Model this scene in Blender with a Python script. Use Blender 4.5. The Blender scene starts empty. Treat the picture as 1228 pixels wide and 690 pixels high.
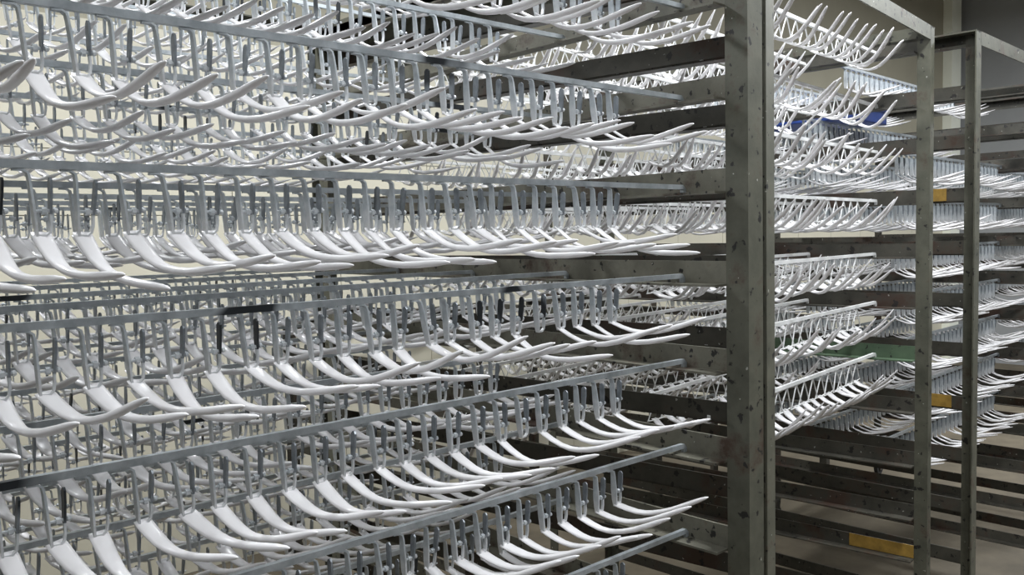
import bpy, math, random
import numpy as np
from mathutils import Matrix, Vector

# ------------------------------------------------------------------ camera, world, light, exposure
SC = bpy.context.scene
COL = SC.collection
CAM_Z = 1.60                                   # eye height above the floor
CAM_POS = Vector((-1.310, -0.832, CAM_Z))
F_PX, PITCH, ROLL, YAW = 1048.0, math.radians(3.45), math.radians(1.2), math.radians(47.6)

cam_data = bpy.data.cameras.new('camera')
cam_data.sensor_width = 36.0
cam_data.lens = F_PX / 1228.0 * 36.0
cam_data.clip_start = 0.02
cam = bpy.data.objects.new('camera', cam_data)
COL.objects.link(cam)
r0 = Vector((math.sin(YAW), -math.cos(YAW), 0))
fw = Vector((math.cos(PITCH) * math.cos(YAW), math.cos(PITCH) * math.sin(YAW), -math.sin(PITCH)))
up0 = r0.cross(fw)
rt = math.cos(ROLL) * r0 - math.sin(ROLL) * up0
up = math.sin(ROLL) * r0 + math.cos(ROLL) * up0
mw = Matrix((rt, up, -fw)).transposed().to_4x4()
mw.translation = CAM_POS
cam.matrix_world = mw
SC.camera = cam

world = bpy.data.worlds.new('world')
SC.world = world
world.use_nodes = True
wbg = world.node_tree.nodes['Background']
wbg.inputs[0].default_value = (0.93, 0.97, 1.0, 1)
wbg.inputs[1].default_value = 0.08

def lamp(name, x, y, z, sx, sy, power, rot=(0, 0, 0), col=(0.95, 0.98, 1.0)):
    l = bpy.data.lights.new(name, 'AREA')
    l.shape = 'RECTANGLE'
    l.size, l.size_y = sx, sy
    l.energy = power
    l.color = col
    o = bpy.data.objects.new(name, l)
    o.location = (x, y, z)
    o.rotation_euler = rot
    COL.objects.link(o)
    return o

lamp('ceiling_or_fill_light', 0.9, -0.7, 3.35, 1.2, 0.25, 75)
lamp('ceiling_or_fill_light', 1.2, 1.6, 3.35, 1.2, 0.25, 60)
lamp('ceiling_or_fill_light', -1.4, 1.9, 3.35, 1.2, 0.25, 52)
lamp('ceiling_or_fill_light', -1.6, -1.2, 3.35, 1.2, 0.25, 27)
lamp('ceiling_or_fill_light', 6.2, -0.6, 4.0, 1.2, 0.25, 300)  # unseen fill light, added to brighten the far walls and pillar

SC.view_settings.view_transform = 'Standard'
SC.view_settings.look = 'None'
SC.view_settings.gamma = 1.0
SC.view_settings.use_curve_mapping = False
SC.view_settings.exposure = 0.34

# ------------------------------------------------------------------ materials
def nodes_of(m):
    m.use_nodes = True
    nt = m.node_tree
    return nt, nt.nodes, nt.links, nt.nodes['Principled BSDF']

def ramp(n, stops):
    r = n.new('ShaderNodeValToRGB')
    e = r.color_ramp.elements
    e[0].position, e[0].color = stops[0][0], (*stops[0][1], 1)
    e[1].position, e[1].color = stops[-1][0], (*stops[-1][1], 1)
    for p, c in stops[1:-1]:
        q = e.new(p)
        q.color = (*c, 1)
    return r

def noise(n, l, coord, scale, detail=4.0, rough=0.6, stretch=None):
    t = n.new('ShaderNodeTexNoise')
    t.inputs['Scale'].default_value = scale
    t.inputs['Detail'].default_value = detail
    t.inputs['Roughness'].default_value = rough
    if stretch:
        mp = n.new('ShaderNodeMapping')
        mp.inputs['Scale'].default_value = stretch
        l.new(coord, mp.inputs['Vector'])
        l.new(mp.outputs['Vector'], t.inputs['Vector'])
    else:
        l.new(coord, t.inputs['Vector'])
    return t.outputs['Fac']

def mixc(n, l, fac, a, b):
    m = n.new('ShaderNodeMix')
    m.data_type = 'RGBA'
    if isinstance(fac, float):
        m.inputs[0].default_value = fac
    else:
        l.new(fac, m.inputs[0])
    for s, v in ((m.inputs[6], a), (m.inputs[7], b)):
        if isinstance(v, tuple):
            s.default_value = (*v, 1)
        else:
            l.new(v, s)
    return m.outputs[2]

def world_pos(n):
    return n.new('ShaderNodeNewGeometry').outputs['Position']

def bumped(n, l, p, fac, strength, dist=0.002):
    b = n.new('ShaderNodeBump')
    b.inputs['Strength'].default_value = strength
    b.inputs['Distance'].default_value = dist
    l.new(fac, b.inputs['Height'])
    l.new(b.outputs['Normal'], p.inputs['Normal'])

def mat_white():
    m = bpy.data.materials.new('white_lacquer')
    nt, n, l, p = nodes_of(m)
    f = noise(n, l, world_pos(n), 9.0, 3.0)
    r = ramp(n, [(0.3, (0.77, 0.755, 0.77)), (0.7, (0.835, 0.825, 0.84))])
    l.new(f, r.inputs[0])
    l.new(r.outputs[0], p.inputs['Base Color'])
    p.inputs['Roughness'].default_value = 0.33
    p.inputs['Coat Weight'].default_value = 0.25
    p.inputs['Coat Roughness'].default_value = 0.12
    return m

def mat_zinc(name, light, dark, patch, metal=0.55, spray=False):
    m = bpy.data.materials.new(name)
    nt, n, l, p = nodes_of(m)
    pos = world_pos(n)
    f = noise(n, l, pos, 60.0, 4.0)
    r = ramp(n, [(0.3, dark), (0.7, light)])
    l.new(f, r.inputs[0])
    g = noise(n, l, pos, 4.5, 2.0, 0.5)
    rr = ramp(n, [(patch, (0, 0, 0)), (patch + 0.03, (1, 1, 1))])
    l.new(g, rr.inputs[0])
    c = mixc(n, l, rr.outputs[0], r.outputs[0], (0.035, 0.04, 0.045))
    if spray:                                  # white overspray creeping up from the gripped end
        tc = n.new('ShaderNodeTexCoord')
        sx = n.new('ShaderNodeSeparateXYZ')
        l.new(tc.outputs['Object'], sx.inputs[0])
        ad = n.new('ShaderNodeMath'); ad.operation = 'MULTIPLY_ADD'
        l.new(f, ad.inputs[0]); ad.inputs[1].default_value = -0.05
        l.new(sx.outputs['Z'], ad.inputs[2])
        rs = ramp(n, [(0.0, (0.75, 0.75, 0.75)), (1.0, (0, 0, 0))])
        mr = n.new('ShaderNodeMapRange')
        mr.inputs['From Min'].default_value = -0.096; mr.inputs['From Max'].default_value = -0.055
        l.new(ad.outputs[0], mr.inputs['Value'])
        l.new(mr.outputs['Result'], rs.inputs[0])
        c = mixc(n, l, rs.outputs[0], c, (0.74, 0.74, 0.75))
    l.new(c, p.inputs['Base Color'])
    p.inputs['Metallic'].default_value = metal
    p.inputs['Roughness'].default_value = 0.42
    bumped(n, l, p, f, 0.15, 0.0005)
    return m

def mat_rack(name, base, pale, dirt=0.55):
    m = bpy.data.materials.new(name)
    nt, n, l, p = nodes_of(m)
    pos = world_pos(n)
    a = noise(n, l, pos, 14.0, 6.0, 0.65)
    r = ramp(n, [(0.3, base), (0.72, pale)])
    l.new(a, r.inputs[0])
    # rust blooms
    b = noise(n, l, pos, 7.0, 6.0, 0.7)
    rb = ramp(n, [(dirt, (0, 0, 0)), (dirt + 0.12, (1, 1, 1))])
    l.new(b, rb.inputs[0])
    c1 = mixc(n, l, rb.outputs[0], r.outputs[0], (0.055, 0.032, 0.022))
    # chipped black spots
    d = noise(n, l, pos, 46.0, 3.0, 0.5)
    rd = ramp(n, [(0.63, (0, 0, 0)), (0.66, (1, 1, 1))])
    l.new(d, rd.inputs[0])
    c2 = mixc(n, l, rd.outputs[0], c1, (0.012, 0.011, 0.010))
    # splashes of white paint
    e = noise(n, l, pos, 90.0, 2.0, 0.5)
    re = ramp(n, [(0.73, (0, 0, 0)), (0.75, (1, 1, 1))])
    l.new(e, re.inputs[0])
    c3 = mixc(n, l, re.outputs[0], c2, (0.42, 0.42, 0.38))
    l.new(c3, p.inputs['Base Color'])
    p.inputs['Roughness'].default_value = 0.55
    bumped(n, l, p, a, 0.35, 0.002)
    return m

def mat_plain(name, c, rough=0.6, var=0.12, scale=8.0):
    m = bpy.data.materials.new(name)
    nt, n, l, p = nodes_of(m)
    f = noise(n, l, world_pos(n), scale, 5.0)
    r = ramp(n, [(0.3, tuple(v * (1 - var) for v in c)), (0.7, tuple(min(1, v * (1 + var)) for v in c))])
    l.new(f, r.inputs[0])
    l.new(r.outputs[0], p.inputs['Base Color'])
    p.inputs['Roughness'].default_value = rough
    return m

M_WHITE = mat_white()
M_ZINC = mat_zinc('galvanised_steel', (0.55, 0.59, 0.62), (0.38, 0.42, 0.45), 0.66)
M_CLIP = mat_zinc('clip_steel', (0.57, 0.61, 0.64), (0.41, 0.455, 0.49), 0.73, 0.35, True)
M_LEVER = mat_zinc('lever_steel', (0.30, 0.33, 0.36), (0.16, 0.18, 0.20), 0.62, 0.55)
M_COATED = mat_plain('white_coated_steel', (0.74, 0.75, 0.75), 0.45, 0.08, 20)
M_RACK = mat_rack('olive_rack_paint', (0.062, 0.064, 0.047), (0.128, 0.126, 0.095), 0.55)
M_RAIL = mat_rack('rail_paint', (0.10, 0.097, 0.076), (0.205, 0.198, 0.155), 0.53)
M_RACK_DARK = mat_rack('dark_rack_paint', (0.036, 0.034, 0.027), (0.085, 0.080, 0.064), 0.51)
M_GREEN = mat_rack('green_rack_paint', (0.06, 0.10, 0.06), (0.11, 0.165, 0.10), 0.6)
M_YELLOW = mat_plain('yellow_paint', (0.33, 0.20, 0.04), 0.55, 0.35, 30)
M_BLUE = mat_plain('blue_plastic', (0.02, 0.06, 0.28), 0.4, 0.2, 12)
M_CARD = mat_plain('card', (0.55, 0.53, 0.45), 0.8, 0.1, 30)
M_RUBBER = mat_plain('black_rubber', (0.02, 0.02, 0.02), 0.7)

# ------------------------------------------------------------------ mesh helpers
class MB:
    def __init__(self):
        self.v, self.f, self.n = [], [], 0
    def add(self, v, f):
        self.v.append(np.asarray(v, float))
        self.f += [tuple(i + self.n for i in q) for q in f]
        self.n += len(v)
    def box(self, x0, x1, y0, y1, z0, z1):
        v = [(x, y, z) for x in (x0, x1) for y in (y0, y1) for z in (z0, z1)]
        self.add(v, [(0, 1, 3, 2), (4, 6, 7, 5), (0, 4, 5, 1), (2, 3, 7, 6), (0, 2, 6, 4), (1, 5, 7, 3)])
    def sweep(self, pts, su, sv, u=None, sides=None):
        """rectangular (sides=None) or elliptic section along pts; su/sv half sizes per point; u = side axis"""
        pts = np.asarray(pts, float)
        k = len(pts)
        su = np.broadcast_to(np.asarray(su, float), (k,))
        sv = np.broadcast_to(np.asarray(sv, float), (k,))
        t = np.gradient(pts, axis=0)
        t /= np.linalg.norm(t, axis=1)[:, None]
        ref = np.asarray(u if u is not None else (0, 1, 0), float)
        if sides is None:
            ring = [(-1, -1), (1, -1), (1, 1), (-1, 1)]
        else:
            ring = [(math.cos(2 * math.pi * (j + .5) / sides), math.sin(2 * math.pi * (j + .5) / sides)) for j in range(sides)]
        m = len(ring)
        V = []
        for i in range(k):
            a = ref - t[i] * ref.dot(t[i])
            a /= np.linalg.norm(a)
            b = np.cross(t[i], a)
            for p, q in ring:
                V.append(pts[i] + a * p * su[i] + b * q * sv[i])
        F = []
        for i in range(k - 1):
            for j in range(m):
                F.append((i * m + j, i * m + (j + 1) % m, (i + 1) * m + (j + 1) % m, (i + 1) * m + j))
        F.append(tuple(range(m - 1, -1, -1)))
        F.append(tuple((k - 1) * m + j for j in range(m)))
        self.add(V, F)
    def ball(self, c, r, seg=8, rings=5):
        V = [(c[0], c[1], c[2] + r)]
        for i in range(1, rings):
            a = math.pi * i / rings
            for j in range(seg):
                b = 2 * math.pi * j / seg
                V.append((c[0] + r * math.sin(a) * math.cos(b), c[1] + r * math.sin(a) * math.sin(b), c[2] + r * math.cos(a)))
        V.append((c[0], c[1], c[2] - r))
        F = [(0, 1 + j, 1 + (j + 1) % seg) for j in range(seg)]
        for i in range(rings - 2):
            for j in range(seg):
                p, q = 1 + i * seg, 1 + (i + 1) * seg
                F.append((p + j, q + j, q + (j + 1) % seg, p + (j + 1) % seg))
        e = len(V) - 1
        p = 1 + (rings - 2) * seg
        F += [(e, p + (j + 1) % seg, p + j) for j in range(seg)]
        self.add(V, F)
    def arrays(self):
        return np.concatenate(self.v), self.f
    def mesh(self, name, mat, smooth=False):
        me = bpy.data.meshes.new(name)
        me.from_pydata(np.concatenate(self.v).tolist(), [], self.f)
        if smooth:
            me.polygons.foreach_set('use_smooth', [True] * len(me.polygons))
        me.materials.append(mat)
        me.update()
        return me

def link(name, me, parent=None, loc=None, rotz=None, M=None):
    o = bpy.data.objects.new(name, me)
    COL.objects.link(o)
    if parent is not None:
        o.parent = parent
    if M is not None:
        o.matrix_basis = M
    if loc is not None:
        o.location = loc
    if rotz is not None:
        o.rotation_euler = (0, 0, rotz)
    return o

def tag(o, label, cat, group=None):
    o['label'] = label
    o['category'] = cat
    if group:
        o['group'] = group
    return o

def structure(name, mb, mat, parent=None):
    o = link(name, mb.mesh(name, mat), parent)
    if parent is None:
        o['kind'] = 'structure'
    return o

# ------------------------------------------------------------------ the room
WX, WY, H = 9.6, 3.3, 4.6                      # right wall, back wall, ceiling height
M_FLOOR = mat_plain('floor_concrete', (0.12, 0.100, 0.070), 0.75, 0.25, 5.0)
M_CREAM = mat_plain('cream_tile', (0.56, 0.53, 0.43), 0.45, 0.05, 3.0)
M_OLIVE = mat_plain('olive_wall', (0.34, 0.32, 0.25), 0.75, 0.06, 3.0)
M_GREY = mat_plain('grey_wall', (0.30, 0.31, 0.325), 0.75, 0.06, 3.0)
M_PILLAR = mat_plain('pale_pillar', (0.90, 0.92, 0.82), 0.6, 0.05, 3.0)
M_CEIL = mat_plain('ceiling_paint', (0.55, 0.54, 0.50), 0.85, 0.05, 2.0)
mb = MB(); mb.box(-5, WX, -4, WY, -0.1, 0); structure('floor', mb, M_FLOOR)
mb = MB(); mb.box(-5, WX, -4, WY, H, H + .1); structure('ceiling', mb, M_CEIL)
mb = MB(); mb.box(-5, WX, WY, WY + .12, 0, H); wall_back = structure('wall_back', mb, M_OLIVE)
mb = MB(); mb.box(0, .596, -.012, 0, 0, .2835)
tile_me = mb.mesh('tile', M_CREAM)
for i in range(21):
    for j in range(9):
        link('tile', tile_me, wall_back, (-3.0 + .6 * i, WY, .002 + .2875 * j))
mb = MB(); mb.box(WX, WX + .12, -4, WY + .12, 0, H); structure('wall_right', mb, M_GREY)

# ------------------------------------------------------------------ the drying racks
T = 0.004                                       # angle-iron thickness
def angle_post(w, h, sx, sy):
    """L-section post, outer corner at the origin, legs running to sx*w and sy*w"""
    m = MB()
    m.box(min(0, sx * w), max(0, sx * w), min(0, sy * T), max(0, sy * T), 0, h)
    m.box(min(0, sx * T), max(0, sx * T), min(sy * T, sy * w), max(sy * T, sy * w), 0, h)
    return m

def angle_rail(length, web, flange, s):
    """rail along +y; web upright in the x=0 plane, flange at its foot running to s*flange"""
    m = MB()
    m.box(min(0, -s * T), max(0, -s * T), 0, length, 0, web)
    m.box(min(0, s * flange), max(0, s * flange), 0, length, -T, 0)
    return m

POST_W = 0.045
BASE = 0.12
def rack(corner, ang, length, width, top, levels, label, mat_post, mat_rail, special=None, w=POST_W):
    """corner = near corner at the end (x = length end is 0): local x from -length to 0, y from 0 to width"""
    root = bpy.data.objects.new('drying_rack', None)
    COL.objects.link(root)
    root.location = (corner[0], corner[1], 0)
    root.rotation_euler = (0, 0, ang)
    root.empty_display_size = 0.2
    tag(root, label, 'rack')
    h = CAM_Z + top
    # near right corner post: outer corner towards -y and -x side shows both legs
    for (x, y, sx, sy) in ((0, 0, 1, 1), (0, width, 1, -1), (-length, 0, -1, 1), (-length, width, -1, -1)):
        p = link('post', angle_post(w, h - BASE, sx, sy).mesh('post', mat_post), root, (x, y, BASE))
        c = MB()
        c.sweep([(sx * .022, sy * .010, -0.075), (sx * .022, sy * .034, -0.075)], .045, .045, u=(0, 0, 1), sides=14)
        wheel = link('caster_wheel', c.mesh('caster_wheel', M_RUBBER, False), p)
        f = MB()
        f.box(*sorted((sx * .004, sx * .04)), *sorted((sy * .002, sy * .008)), -0.09, 0)
        f.box(*sorted((sx * .004, sx * .04)), *sorted((sy * .036, sy * .042)), -0.09, 0)
        f.box(*sorted((sx * .002, sx * .044)), *sorted((sy * .002, sy * .044)), -0.02, 0)
        link('caster_fork', f.mesh('caster_fork', M_RACK_DARK), p)
    # top frame
    for y, s in ((0, 1), (width, -1)):
        m = MB()
        m.box(-length, 0, min(0, s * T), max(0, s * T), -0.04, 0)
        m.box(-length, 0, min(s * T, s * .04), max(s * T, s * .04), -T, 0)
        link('top_beam', m.mesh('top_beam', mat_post), root, (0, y, h))
    for x, s in ((0, 1), (-length, -1)):
        m = MB()
        m.box(min(0, s * T), max(0, s * T), 0, width, -0.04, 0)
        m.box(min(s * T, s * .04), max(s * T, s * .04), 0, width, -T, 0)
        link('top_beam', m.mesh('top_beam', mat_post), root, (x, 0, h))
    # shelf rails on both sides
    r_in = angle_rail(width - 2 * w, .040, .034, -1).mesh('rail', mat_rail)
    l_in = angle_rail(width - 2 * w, .040, .034, 1).mesh('rail', mat_rail)
    for k, z in enumerate(levels):
        for side, x, me in (('r', 0, r_in), ('l', -length, l_in)):
            o = link('rail', me, root, (x, w, CAM_Z + z - 0.0115))
            if special and (side, k) in special:
                special[(side, k)](o)
    return root

def yellow_patch(y0, y1, s):
    def f(o):
        m = MB()
        x0 = s * .0005 if s < 0 else -T - .0005
        m.box(x0 - .002, x0, y0, y1, 0.002, 0.040)
        link('yellow_patch', m.mesh('yellow_patch', M_YELLOW), o)['label'] = 'yellow paint patch'
    return f
def green_rail(o):
    o.data = o.data.copy()
    o.data.materials[0] = M_GREEN
    o['label'] = 'green painted rail'

A_LV = [0.560, 0.400, 0.2407, 0.080, -0.0824, -0.2374, -0.396, -0.556, -0.715, -0.875, -1.03, -1.19, -1.35]
D_LV = [0.515, 0.362, 0.226, 0.078, -0.079, -0.228, -0.383, -0.540, -0.70, -0.86, -0.985, -1.15, -1.32]
C_LV = [0.550, 0.390, 0.245, 0.085, -0.075, -0.234, -0.385, -0.550, -0.71, -0.87, -1.03, -1.19, -1.35]
A_POS, A_ANG, A_LEN = (0, 0), 0.0, 1.30
D_POS, D_ANG, D_LEN = (1.305, 0.227), math.radians(7.3), 1.08
C_POS0, C_ANG, C_LEN = (1.486, 0.155), math.radians(2.6), 1.25
C_POS = (C_POS0[0] + C_LEN * math.cos(C_ANG), C_POS0[1] + C_LEN * math.sin(C_ANG))
E_ANG, E_LEN = math.radians(1.0), 1.25
E_POS = (C_POS[0] + 0.22 + E_LEN, C_POS[1] + 0.1)
WIDTH = 1.42
rack(A_POS, A_ANG, A_LEN, WIDTH, 0.60, A_LV, 'tall olive steel rack in the foreground, full of bars with grey clips', M_RACK, M_RAIL)
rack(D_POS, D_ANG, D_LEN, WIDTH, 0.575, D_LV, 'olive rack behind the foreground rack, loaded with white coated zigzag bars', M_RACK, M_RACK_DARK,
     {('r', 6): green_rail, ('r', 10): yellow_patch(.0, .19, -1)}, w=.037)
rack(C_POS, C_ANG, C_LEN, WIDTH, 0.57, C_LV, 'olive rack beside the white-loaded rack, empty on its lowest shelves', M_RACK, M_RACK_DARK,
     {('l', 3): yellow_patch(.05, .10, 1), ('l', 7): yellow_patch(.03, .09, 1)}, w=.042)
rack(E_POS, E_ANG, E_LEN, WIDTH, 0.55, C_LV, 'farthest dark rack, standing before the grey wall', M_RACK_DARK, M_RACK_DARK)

LOW = [-0.56, -0.72, -0.88, -1.04, -1.20, -1.36]
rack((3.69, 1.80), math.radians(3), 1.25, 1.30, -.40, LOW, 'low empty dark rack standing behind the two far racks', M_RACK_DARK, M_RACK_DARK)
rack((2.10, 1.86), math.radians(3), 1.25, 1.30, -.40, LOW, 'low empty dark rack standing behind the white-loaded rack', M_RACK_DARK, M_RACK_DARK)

# ------------------------------------------------------------------ meshes of clips, hooks, handles
def clip_body():
    m = MB()
    m.sweep([(-.0125, 0, -.0050), (-.003, 0, -.0055), (.0010, 0, -.0085), (.0020, 0, -.0150), (.0030, 0, -.042), (.0036, 0, -.060), (.0042, 0, -.0715)],
            [.0028, .0036, .0042, .0046, .0060, .0054, .0034], .0012)
    # spring loop below the screw
    m.sweep([(.0185, 0, -.047), (.0183, 0, -.060), (.0168, 0, -.0675), (.0130, 0, -.0710), (.0045, 0, -.0708)], .0024, .0011)
    return m
def clip_lever():
    m = MB()
    m.sweep([(.0212, 0, -.0135), (.0210, 0, -.0165), (.0203, 0, -.028), (.0190, 0, -.042), (.0185, 0, -.050)],
            [.0016, .0046, .0050, .0042, .0028], .0012)
    return m
def clip_screw(low=False):
    m = MB()
    m.sweep([(.0025, 0, -.0465), (.0250, 0, -.0465)], .0017, .0017, u=(0, 1, 0), sides=6)
    m.sweep([(.0105, 0, -.0465), (.0150, 0, -.0465)], .0040, .0040, u=(0, 1, 0), sides=6)
    if not low:
        m.ball((.0232, 0, -.0465), .0032, 6, 4)
    return m
ME_CLIP = clip_body().mesh('clip', M_CLIP)
ME_LEVER = clip_lever().mesh('lever', M_LEVER)
ME_SCREW = clip_screw().mesh('screw', M_CLIP)
# a whole clip in one mesh with two materials, for the rows behind
def merged(parts, name):
    m = MB(); idx = []
    for mbp, k in parts:
        v, f = mbp.arrays()
        m.add(v, f); idx += [k] * len(f)
    return m, idx
def mesh_multi(mb, idx, mats, name):
    me = mb.mesh(name, mats[0])
    for x in mats[1:]:
        me.materials.append(x)
    me.polygons.foreach_set('material_index', idx)
    return me
_m, _i = merged([(clip_body(), 0), (clip_lever(), 1), (clip_screw(True), 0)], 'clip')
ME_CLIP1 = mesh_multi(_m, _i, [M_CLIP, M_LEVER], 'clip')
CLIP1 = (_m.arrays(), _i)

def v_hook():
    m = MB()
    m.sweep([(-.034, 0, -.062), (-.017, 0, -.032), (0, 0, -.004), (.017, 0, -.032), (.034, 0, -.062)], .0017, .0017, sides=5)
    m.sweep([(-.037, 0, -.0615), (0, 0, -.0635), (.037, 0, -.0615)], .0017, .0017, sides=5)
    m.ball((0, 0, -.062), .0045, 6, 4)
    return m
ME_HOOK = v_hook().mesh('wire_hook', M_COATED)

# broad flat paddle that slopes down, an elbow, then a thinner arm with a pointed tip
HP = np.array([(0, 0), (.006, -.0045), (.018, -.0120), (.034, -.0200), (.048, -.0242), (.060, -.0256), (.075, -.0254), (.095, -.0228), (.120, -.0170), (.141, -.0112), (.155, -.0074), (.1605, -.0060)])
HW = np.array([.0104, .0109, .0106, .0095, .0080, .0067, .0057, .0053, .0055, .0049, .0033, .0012])
HT = np.array([.0014, .0017, .0021, .0029, .0036, .0040, .0042, .0043, .0044, .0039, .0026, .0009])
def handle_mb(sides=8, sel=None, bow=1.0, fat=1.0):
    m = MB()
    P = HP if sel is None else HP[sel]
    W = HW if sel is None else HW[sel]
    Tk = HT if sel is None else HT[sel]
    m.sweep([(0, -a, b * bow) for a, b in P], W * fat, Tk * fat, u=(1, 0, 0), sides=sides)
    return m
ME_HANDLES = [handle_mb(10, None, b).mesh('curved_handle', M_WHITE, True) for b in (0.9, 1.0, 1.12)]
ME_TUSKS = [handle_mb(10, None, b, 1.0).mesh('curved_handle', M_WHITE, True) for b in (1.3, 1.5, 1.7)]
LOW_V, LOW_F = handle_mb(6, [0, 2, 4, 6, 8, 11]).arrays()
LOW_TUSK_V = handle_mb(6, [0, 2, 4, 6, 8, 11], 1.5, 1.0).arrays()[0]

ORD = ['first', 'second', 'third', 'fourth', 'fifth', 'sixth', 'seventh', 'eighth', 'ninth', 'tenth', 'eleventh', 'twelfth',
       'thirteenth', 'fourteenth', 'fifteenth', 'sixteenth', 'seventeenth', 'eighteenth', 'nineteenth', 'twentieth', 'twenty-first',
       'twenty-second', 'twenty-third', 'twenty-fourth', 'twenty-fifth', 'twenty-sixth', 'twenty-seventh', 'twenty-eighth']

# the 300 handles that show largest are things of their own: rack, shelf, row -> places counted from the bar's far end
PICKED = {
    'a03': [11],
    'a10': [0, 1, 2, 3, 4, 5, 6, 8, 10],
    'a11': [0, 2, 3, 4, 5, 6, 7, 8, 9, 10, 11, 12, 13, 14, 15, 16],
    'a12': [8, 9, 10, 13, 14, 15, 16, 17, 18],
    'a20': [0, 1, 2, 3, 4, 5, 6, 7, 8, 9, 10, 11, 12, 13, 14, 15, 16, 17, 18, 19, 20, 21, 22],
    'a21': [0, 1, 2, 3, 4, 5, 6, 7, 8, 9, 10, 11, 12, 13, 14, 15, 16, 17, 18, 19, 20],
    'a22': [2, 3, 4, 6, 7, 8, 9, 11, 12, 13, 14, 15, 16, 17, 18],
    'a30': [0, 1, 2, 3, 4, 5, 6, 7, 8, 9, 10, 11, 12, 13, 14, 15, 16, 17, 18, 19, 20, 21, 22],
    'a31': [7, 8, 12, 14, 15, 16, 17, 19, 20],
    'a32': [17],
    'a40': [0, 1, 2, 3, 5, 6, 7, 8, 9, 10, 11, 12, 13, 14, 15, 16, 17, 18, 19, 20, 21, 22],
    'a41': [3, 4, 6, 7, 8, 9, 10, 11, 12, 13, 14, 15, 16, 17, 18, 19, 20, 21],
    'a42': [11, 14, 15, 16, 18, 19],
    'a50': [0, 1, 2, 3, 4, 6, 7, 8, 9, 10, 11, 12, 13, 14, 15, 16, 17, 18, 19, 20, 21],
    'a51': [1, 3, 4, 5, 7, 8, 9, 10, 12, 13, 14, 15, 16, 17, 18, 19, 20],
    'a52': [6, 11, 12, 13, 14, 15, 16, 17, 18, 19],
    'a53': [16],
    'a60': [0, 1, 2, 3, 4, 5, 6, 7, 8],
    'a61': [0, 1, 3, 4, 6, 7, 8, 10, 11, 12, 13, 14, 16],
    'a62': [13, 16, 17],
    'a71': [0],
    'a72': [0, 5, 6, 9],
    'd00': [0, 2, 3, 4, 5, 6, 7, 8, 9, 11],
    'd10': [0, 2, 3, 4, 5, 6, 8, 9, 10, 11, 12, 13],
    'd20': [3, 4, 5, 6, 7, 9, 10, 11, 12],
    'd21': [12],
    'd22': [12],
    'd30': [3, 8, 9, 10, 11],
    'd31': [11, 12, 14],
    'd40': [7, 8, 9, 11],
    'd50': [6, 10],
    'd60': [9],
}
SELECT = {(k[0], int(k[1]), int(k[2]), i) for k, v in PICKED.items() for i in v}
rng = random.Random(11)
LIFT = [.02, .03, .06, .13, -.02, -.05, -.16, -.15]     # how far the handles of each foreground shelf droop
stuff_mats = []                                # matrices of the massed handles

def hook_bar(xr, xl, mat, name='bar', r=.0042):
    m = MB()
    m.box(xl + .004, xr - .002, -r, r, -r, r)
    return m.mesh(name, mat)
def bar_end(x, s, mat):
    m = MB()
    m.sweep([(x - s * .006, 0, 0), (x, 0, -.0005), (x + s * .0035, 0, -.004), (x + s * .004, 0, -.0113)], .0038, .0038)
    return m.mesh('end_hook', mat)

SHELF = ['topmost', 'second', 'third', 'fourth', 'fifth', 'sixth', 'seventh', 'eighth', 'ninth']
ROWN = ['front', 'second', 'third', 'fourth', 'fifth', 'rearmost']

def local_matrix(pos, ang):
    return Matrix.Translation((pos[0], pos[1], 0)) @ Matrix.Rotation(ang, 4, 'Z')

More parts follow.
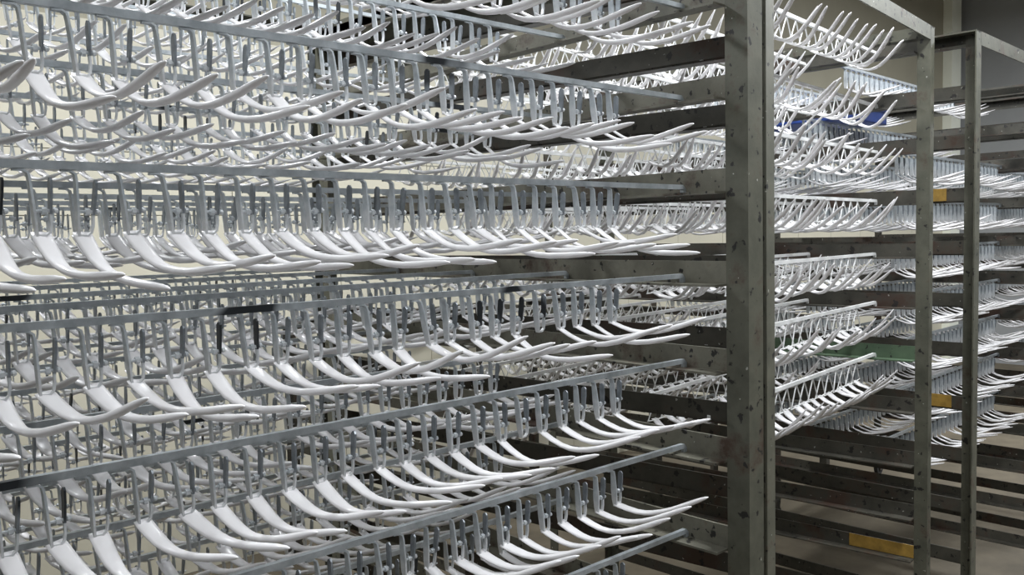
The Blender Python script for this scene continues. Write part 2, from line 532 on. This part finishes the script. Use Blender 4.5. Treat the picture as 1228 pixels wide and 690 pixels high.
def fill_rack(key, pos, ang, length, levels, rows, pitch, x_first, n, style, where, skip=()):
    R = local_matrix(pos, ang)
    wb = {}
    zinc = M_COATED if style == 'v' else M_ZINC
    bar_me = hook_bar(-.004, -length + .004, zinc)
    e1, e2 = bar_end(-.006, 1, zinc), bar_end(-length + .006, -1, zinc)
    row_me = None
    if style == 'row':
        m = MB(); idx = []
        (v, f), ii = CLIP1
        for i in range(n):
            m.add(v + np.array([x_first - i * pitch, 0, 0]), f); idx += ii
        row_me = mesh_multi(m, idx, [M_CLIP, M_LEVER], 'clip_row')
    for k, z in levels:
        for j, y in enumerate(rows):
            if (k, j) in skip:
                continue
            yy = y + rng.uniform(-.012, .012) * (0.3 if j == 0 else 1)
            B = R @ Matrix.Translation((rng.uniform(-.004, .004), yy, CAM_Z + z + rng.uniform(-.0015, .0015))) @ Matrix.Rotation(rng.uniform(-.008, .008), 4, 'Z')
            root = bpy.data.objects.new('hanger_bar', None)
            COL.objects.link(root)
            root.empty_display_size = .05
            root.matrix_basis = B
            what = {'clip': 'grey steel hanger bar with spring clips', 'v': 'white coated hanger bar with zigzag wire hooks', 'row': 'pale grey comb-like hanger bar'}[style]
            tag(root, '%s, %s row, %s shelf of the %s' % (what, ROWN[j], SHELF[k], where), 'hanger bar', 'hanger bars in the ' + where)
            link('bar', bar_me, root)
            link('end_hook', e1, root); link('end_hook', e2, root)
            if style == 'row':
                cr = link('clip_row', row_me, root); cr['kind'] = 'stuff'
            for i in range(n):
                x = x_first - i * pitch + rng.uniform(-.0015, .0015)
                lean = Matrix.Rotation(rng.gauss(0, .05), 4, 'X') @ Matrix.Rotation(rng.gauss(-.035, .025), 4, 'Y')
                C0 = Matrix.Translation((x, 0, 0)) @ lean
                if style == 'clip':
                    if j == 0:
                        c = link('clip', ME_CLIP, root, M=C0)
                        link('lever', ME_LEVER, c); link('screw', ME_SCREW, c)
                    else:
                        link('clip', ME_CLIP1, root, M=C0)
                elif style == 'v':
                    link('wire_hook', ME_HOOK, root, M=C0)
                if rng.random() < .02:
                    continue
                hx, hz = (.0085, -.068) if style != 'v' else (0, -.0605)
                yaw, lift = rng.gauss(math.radians(24 - (.6 * i if key == 'a' else 0)), math.radians(4)), rng.gauss(LIFT[k] + i * (.004 if k < 4 else .0065) if key == 'a' else .0, .05)
                if style == 'v':
                    yaw, lift = rng.gauss(math.radians(-25), math.radians(5)), rng.gauss(-.36, .06)
                Hm = C0 @ Matrix.Translation((hx, .003, hz)) @ Matrix.Rotation(yaw, 4, 'Z') @ Matrix.Rotation(lift, 4, 'X') @ Matrix.Rotation(rng.gauss(0, .06), 4, 'Y')
                W = B @ Hm
                hid = (key, k, j, i)
                pick = rng.randrange(3)
                if hid in SELECT:
                    o = link('curved_handle', (ME_TUSKS if style == 'v' else ME_HANDLES)[pick], M=W)
                    tag(o, 'white curved handle, %s %s from bar\'s far end, %s row, %s shelf, %s' % (ORD[i], 'hook' if style == 'v' else 'clip', ROWN[j], SHELF[k], where),
                        'handle', 'white curved handles hanging in the ' + where)
                else:
                    stuff_mats.append((np.array(W), style == 'v'))

fill_rack('a', A_POS, A_ANG, A_LEN, list(enumerate(A_LV))[:8], [.134, .44, .74, 1.04, 1.34], .0435, -.205, 24, 'clip', 'foreground rack')
fill_rack('d', D_POS, D_ANG, D_LEN, list(enumerate(D_LV))[:8], [.15, .36, .57, .78, .99, 1.20], .056, -.165, 15, 'v', 'middle rack',
          skip={(7, 0), (7, 1), (7, 2), (7, 3)})
fill_rack('c', C_POS, C_ANG, C_LEN, [(0, C_LV[0])], [.47, .80, 1.10], .0435, -.08, 25, 'row', 'far rack')
fill_rack('c', C_POS, C_ANG, C_LEN, list(enumerate(C_LV))[1:9], [.30, .60, .90, 1.20], .0435, -.08, 25, 'row', 'far rack',
          skip={(1, 0)})
fill_rack('e', E_POS, E_ANG, E_LEN, list(enumerate(C_LV))[2:8], [.35, .70], .0435, -.08, 25, 'row', 'farthest rack')

# the massed handles behind: one object
if stuff_mats:
    nm, nv = len(stuff_mats), len(LOW_V)
    MM = np.stack([w for w, _ in stuff_mats])
    isv = np.array([v for _, v in stuff_mats])
    LV = np.where(isv[:, None, None], LOW_TUSK_V[None], LOW_V[None])
    V = np.einsum('mij,mvj->mvi', MM[:, :3, :3], LV) + MM[:, None, :3, 3]
    loops = np.array([i for f in LOW_F for i in f], np.int32)
    sizes = np.array([len(f) for f in LOW_F], np.int32)
    AL = (loops[None, :] + (np.arange(nm, dtype=np.int32) * nv)[:, None]).ravel()
    AS = np.tile(sizes, nm)
    me = bpy.data.meshes.new('curved_handles')
    me.vertices.add(nm * nv); me.vertices.foreach_set('co', V.astype(np.float32).ravel())
    me.loops.add(len(AL)); me.loops.foreach_set('vertex_index', AL)
    me.polygons.add(len(AS)); me.polygons.foreach_set('loop_start', (np.cumsum(AS) - AS).astype(np.int32))
    me.polygons.foreach_set('use_smooth', np.ones(len(AS), bool))
    me.materials.append(M_WHITE)
    me.update(calc_edges=True); me.validate()
    o = link('curved_handle_mass', me)
    o['kind'] = 'stuff'
    tag(o, 'mass of white curved handles hanging in the rear rows of all the racks', 'handles')

# ------------------------------------------------------------------ small things
R = local_matrix(C_POS, C_ANG)
# pillar against the back wall
mb = MB(); mb.box(-.13, .13, -.10, .0, 0, H)
p = structure('trim_1', mb, M_PILLAR)
p.location = (9.36, WY - .001, 0)
# blue crate lying on the second-shelf bars of the far rack
m = MB()
BL, BW, BH = .34, .42, .060
m.box(-BL, 0, 0, BW, 0, .004)
for x0, x1, y0, y1 in ((-BL, -BL + .004, 0, BW), (-.004, 0, 0, BW), (-BL, 0, 0, .004), (-BL, 0, BW - .004, BW)):
    m.box(x0, x1, y0, y1, 0, BH)
m.box(-BL - .008, .008, -.008, .0, BH - .012, BH); m.box(-BL - .008, .008, BW, BW + .008, BH - .012, BH)
m.box(-BL - .008, -BL, -.008, BW + .008, BH - .012, BH); m.box(0, .008, -.008, BW + .008, BH - .012, BH)
o = link('crate', m.mesh('crate', M_BLUE), M=R @ Matrix.Translation((-.64, .52, CAM_Z + C_LV[1] + .0045)))
tag(o, 'shallow blue plastic crate lying on the hanger bars below the top row', 'crate')
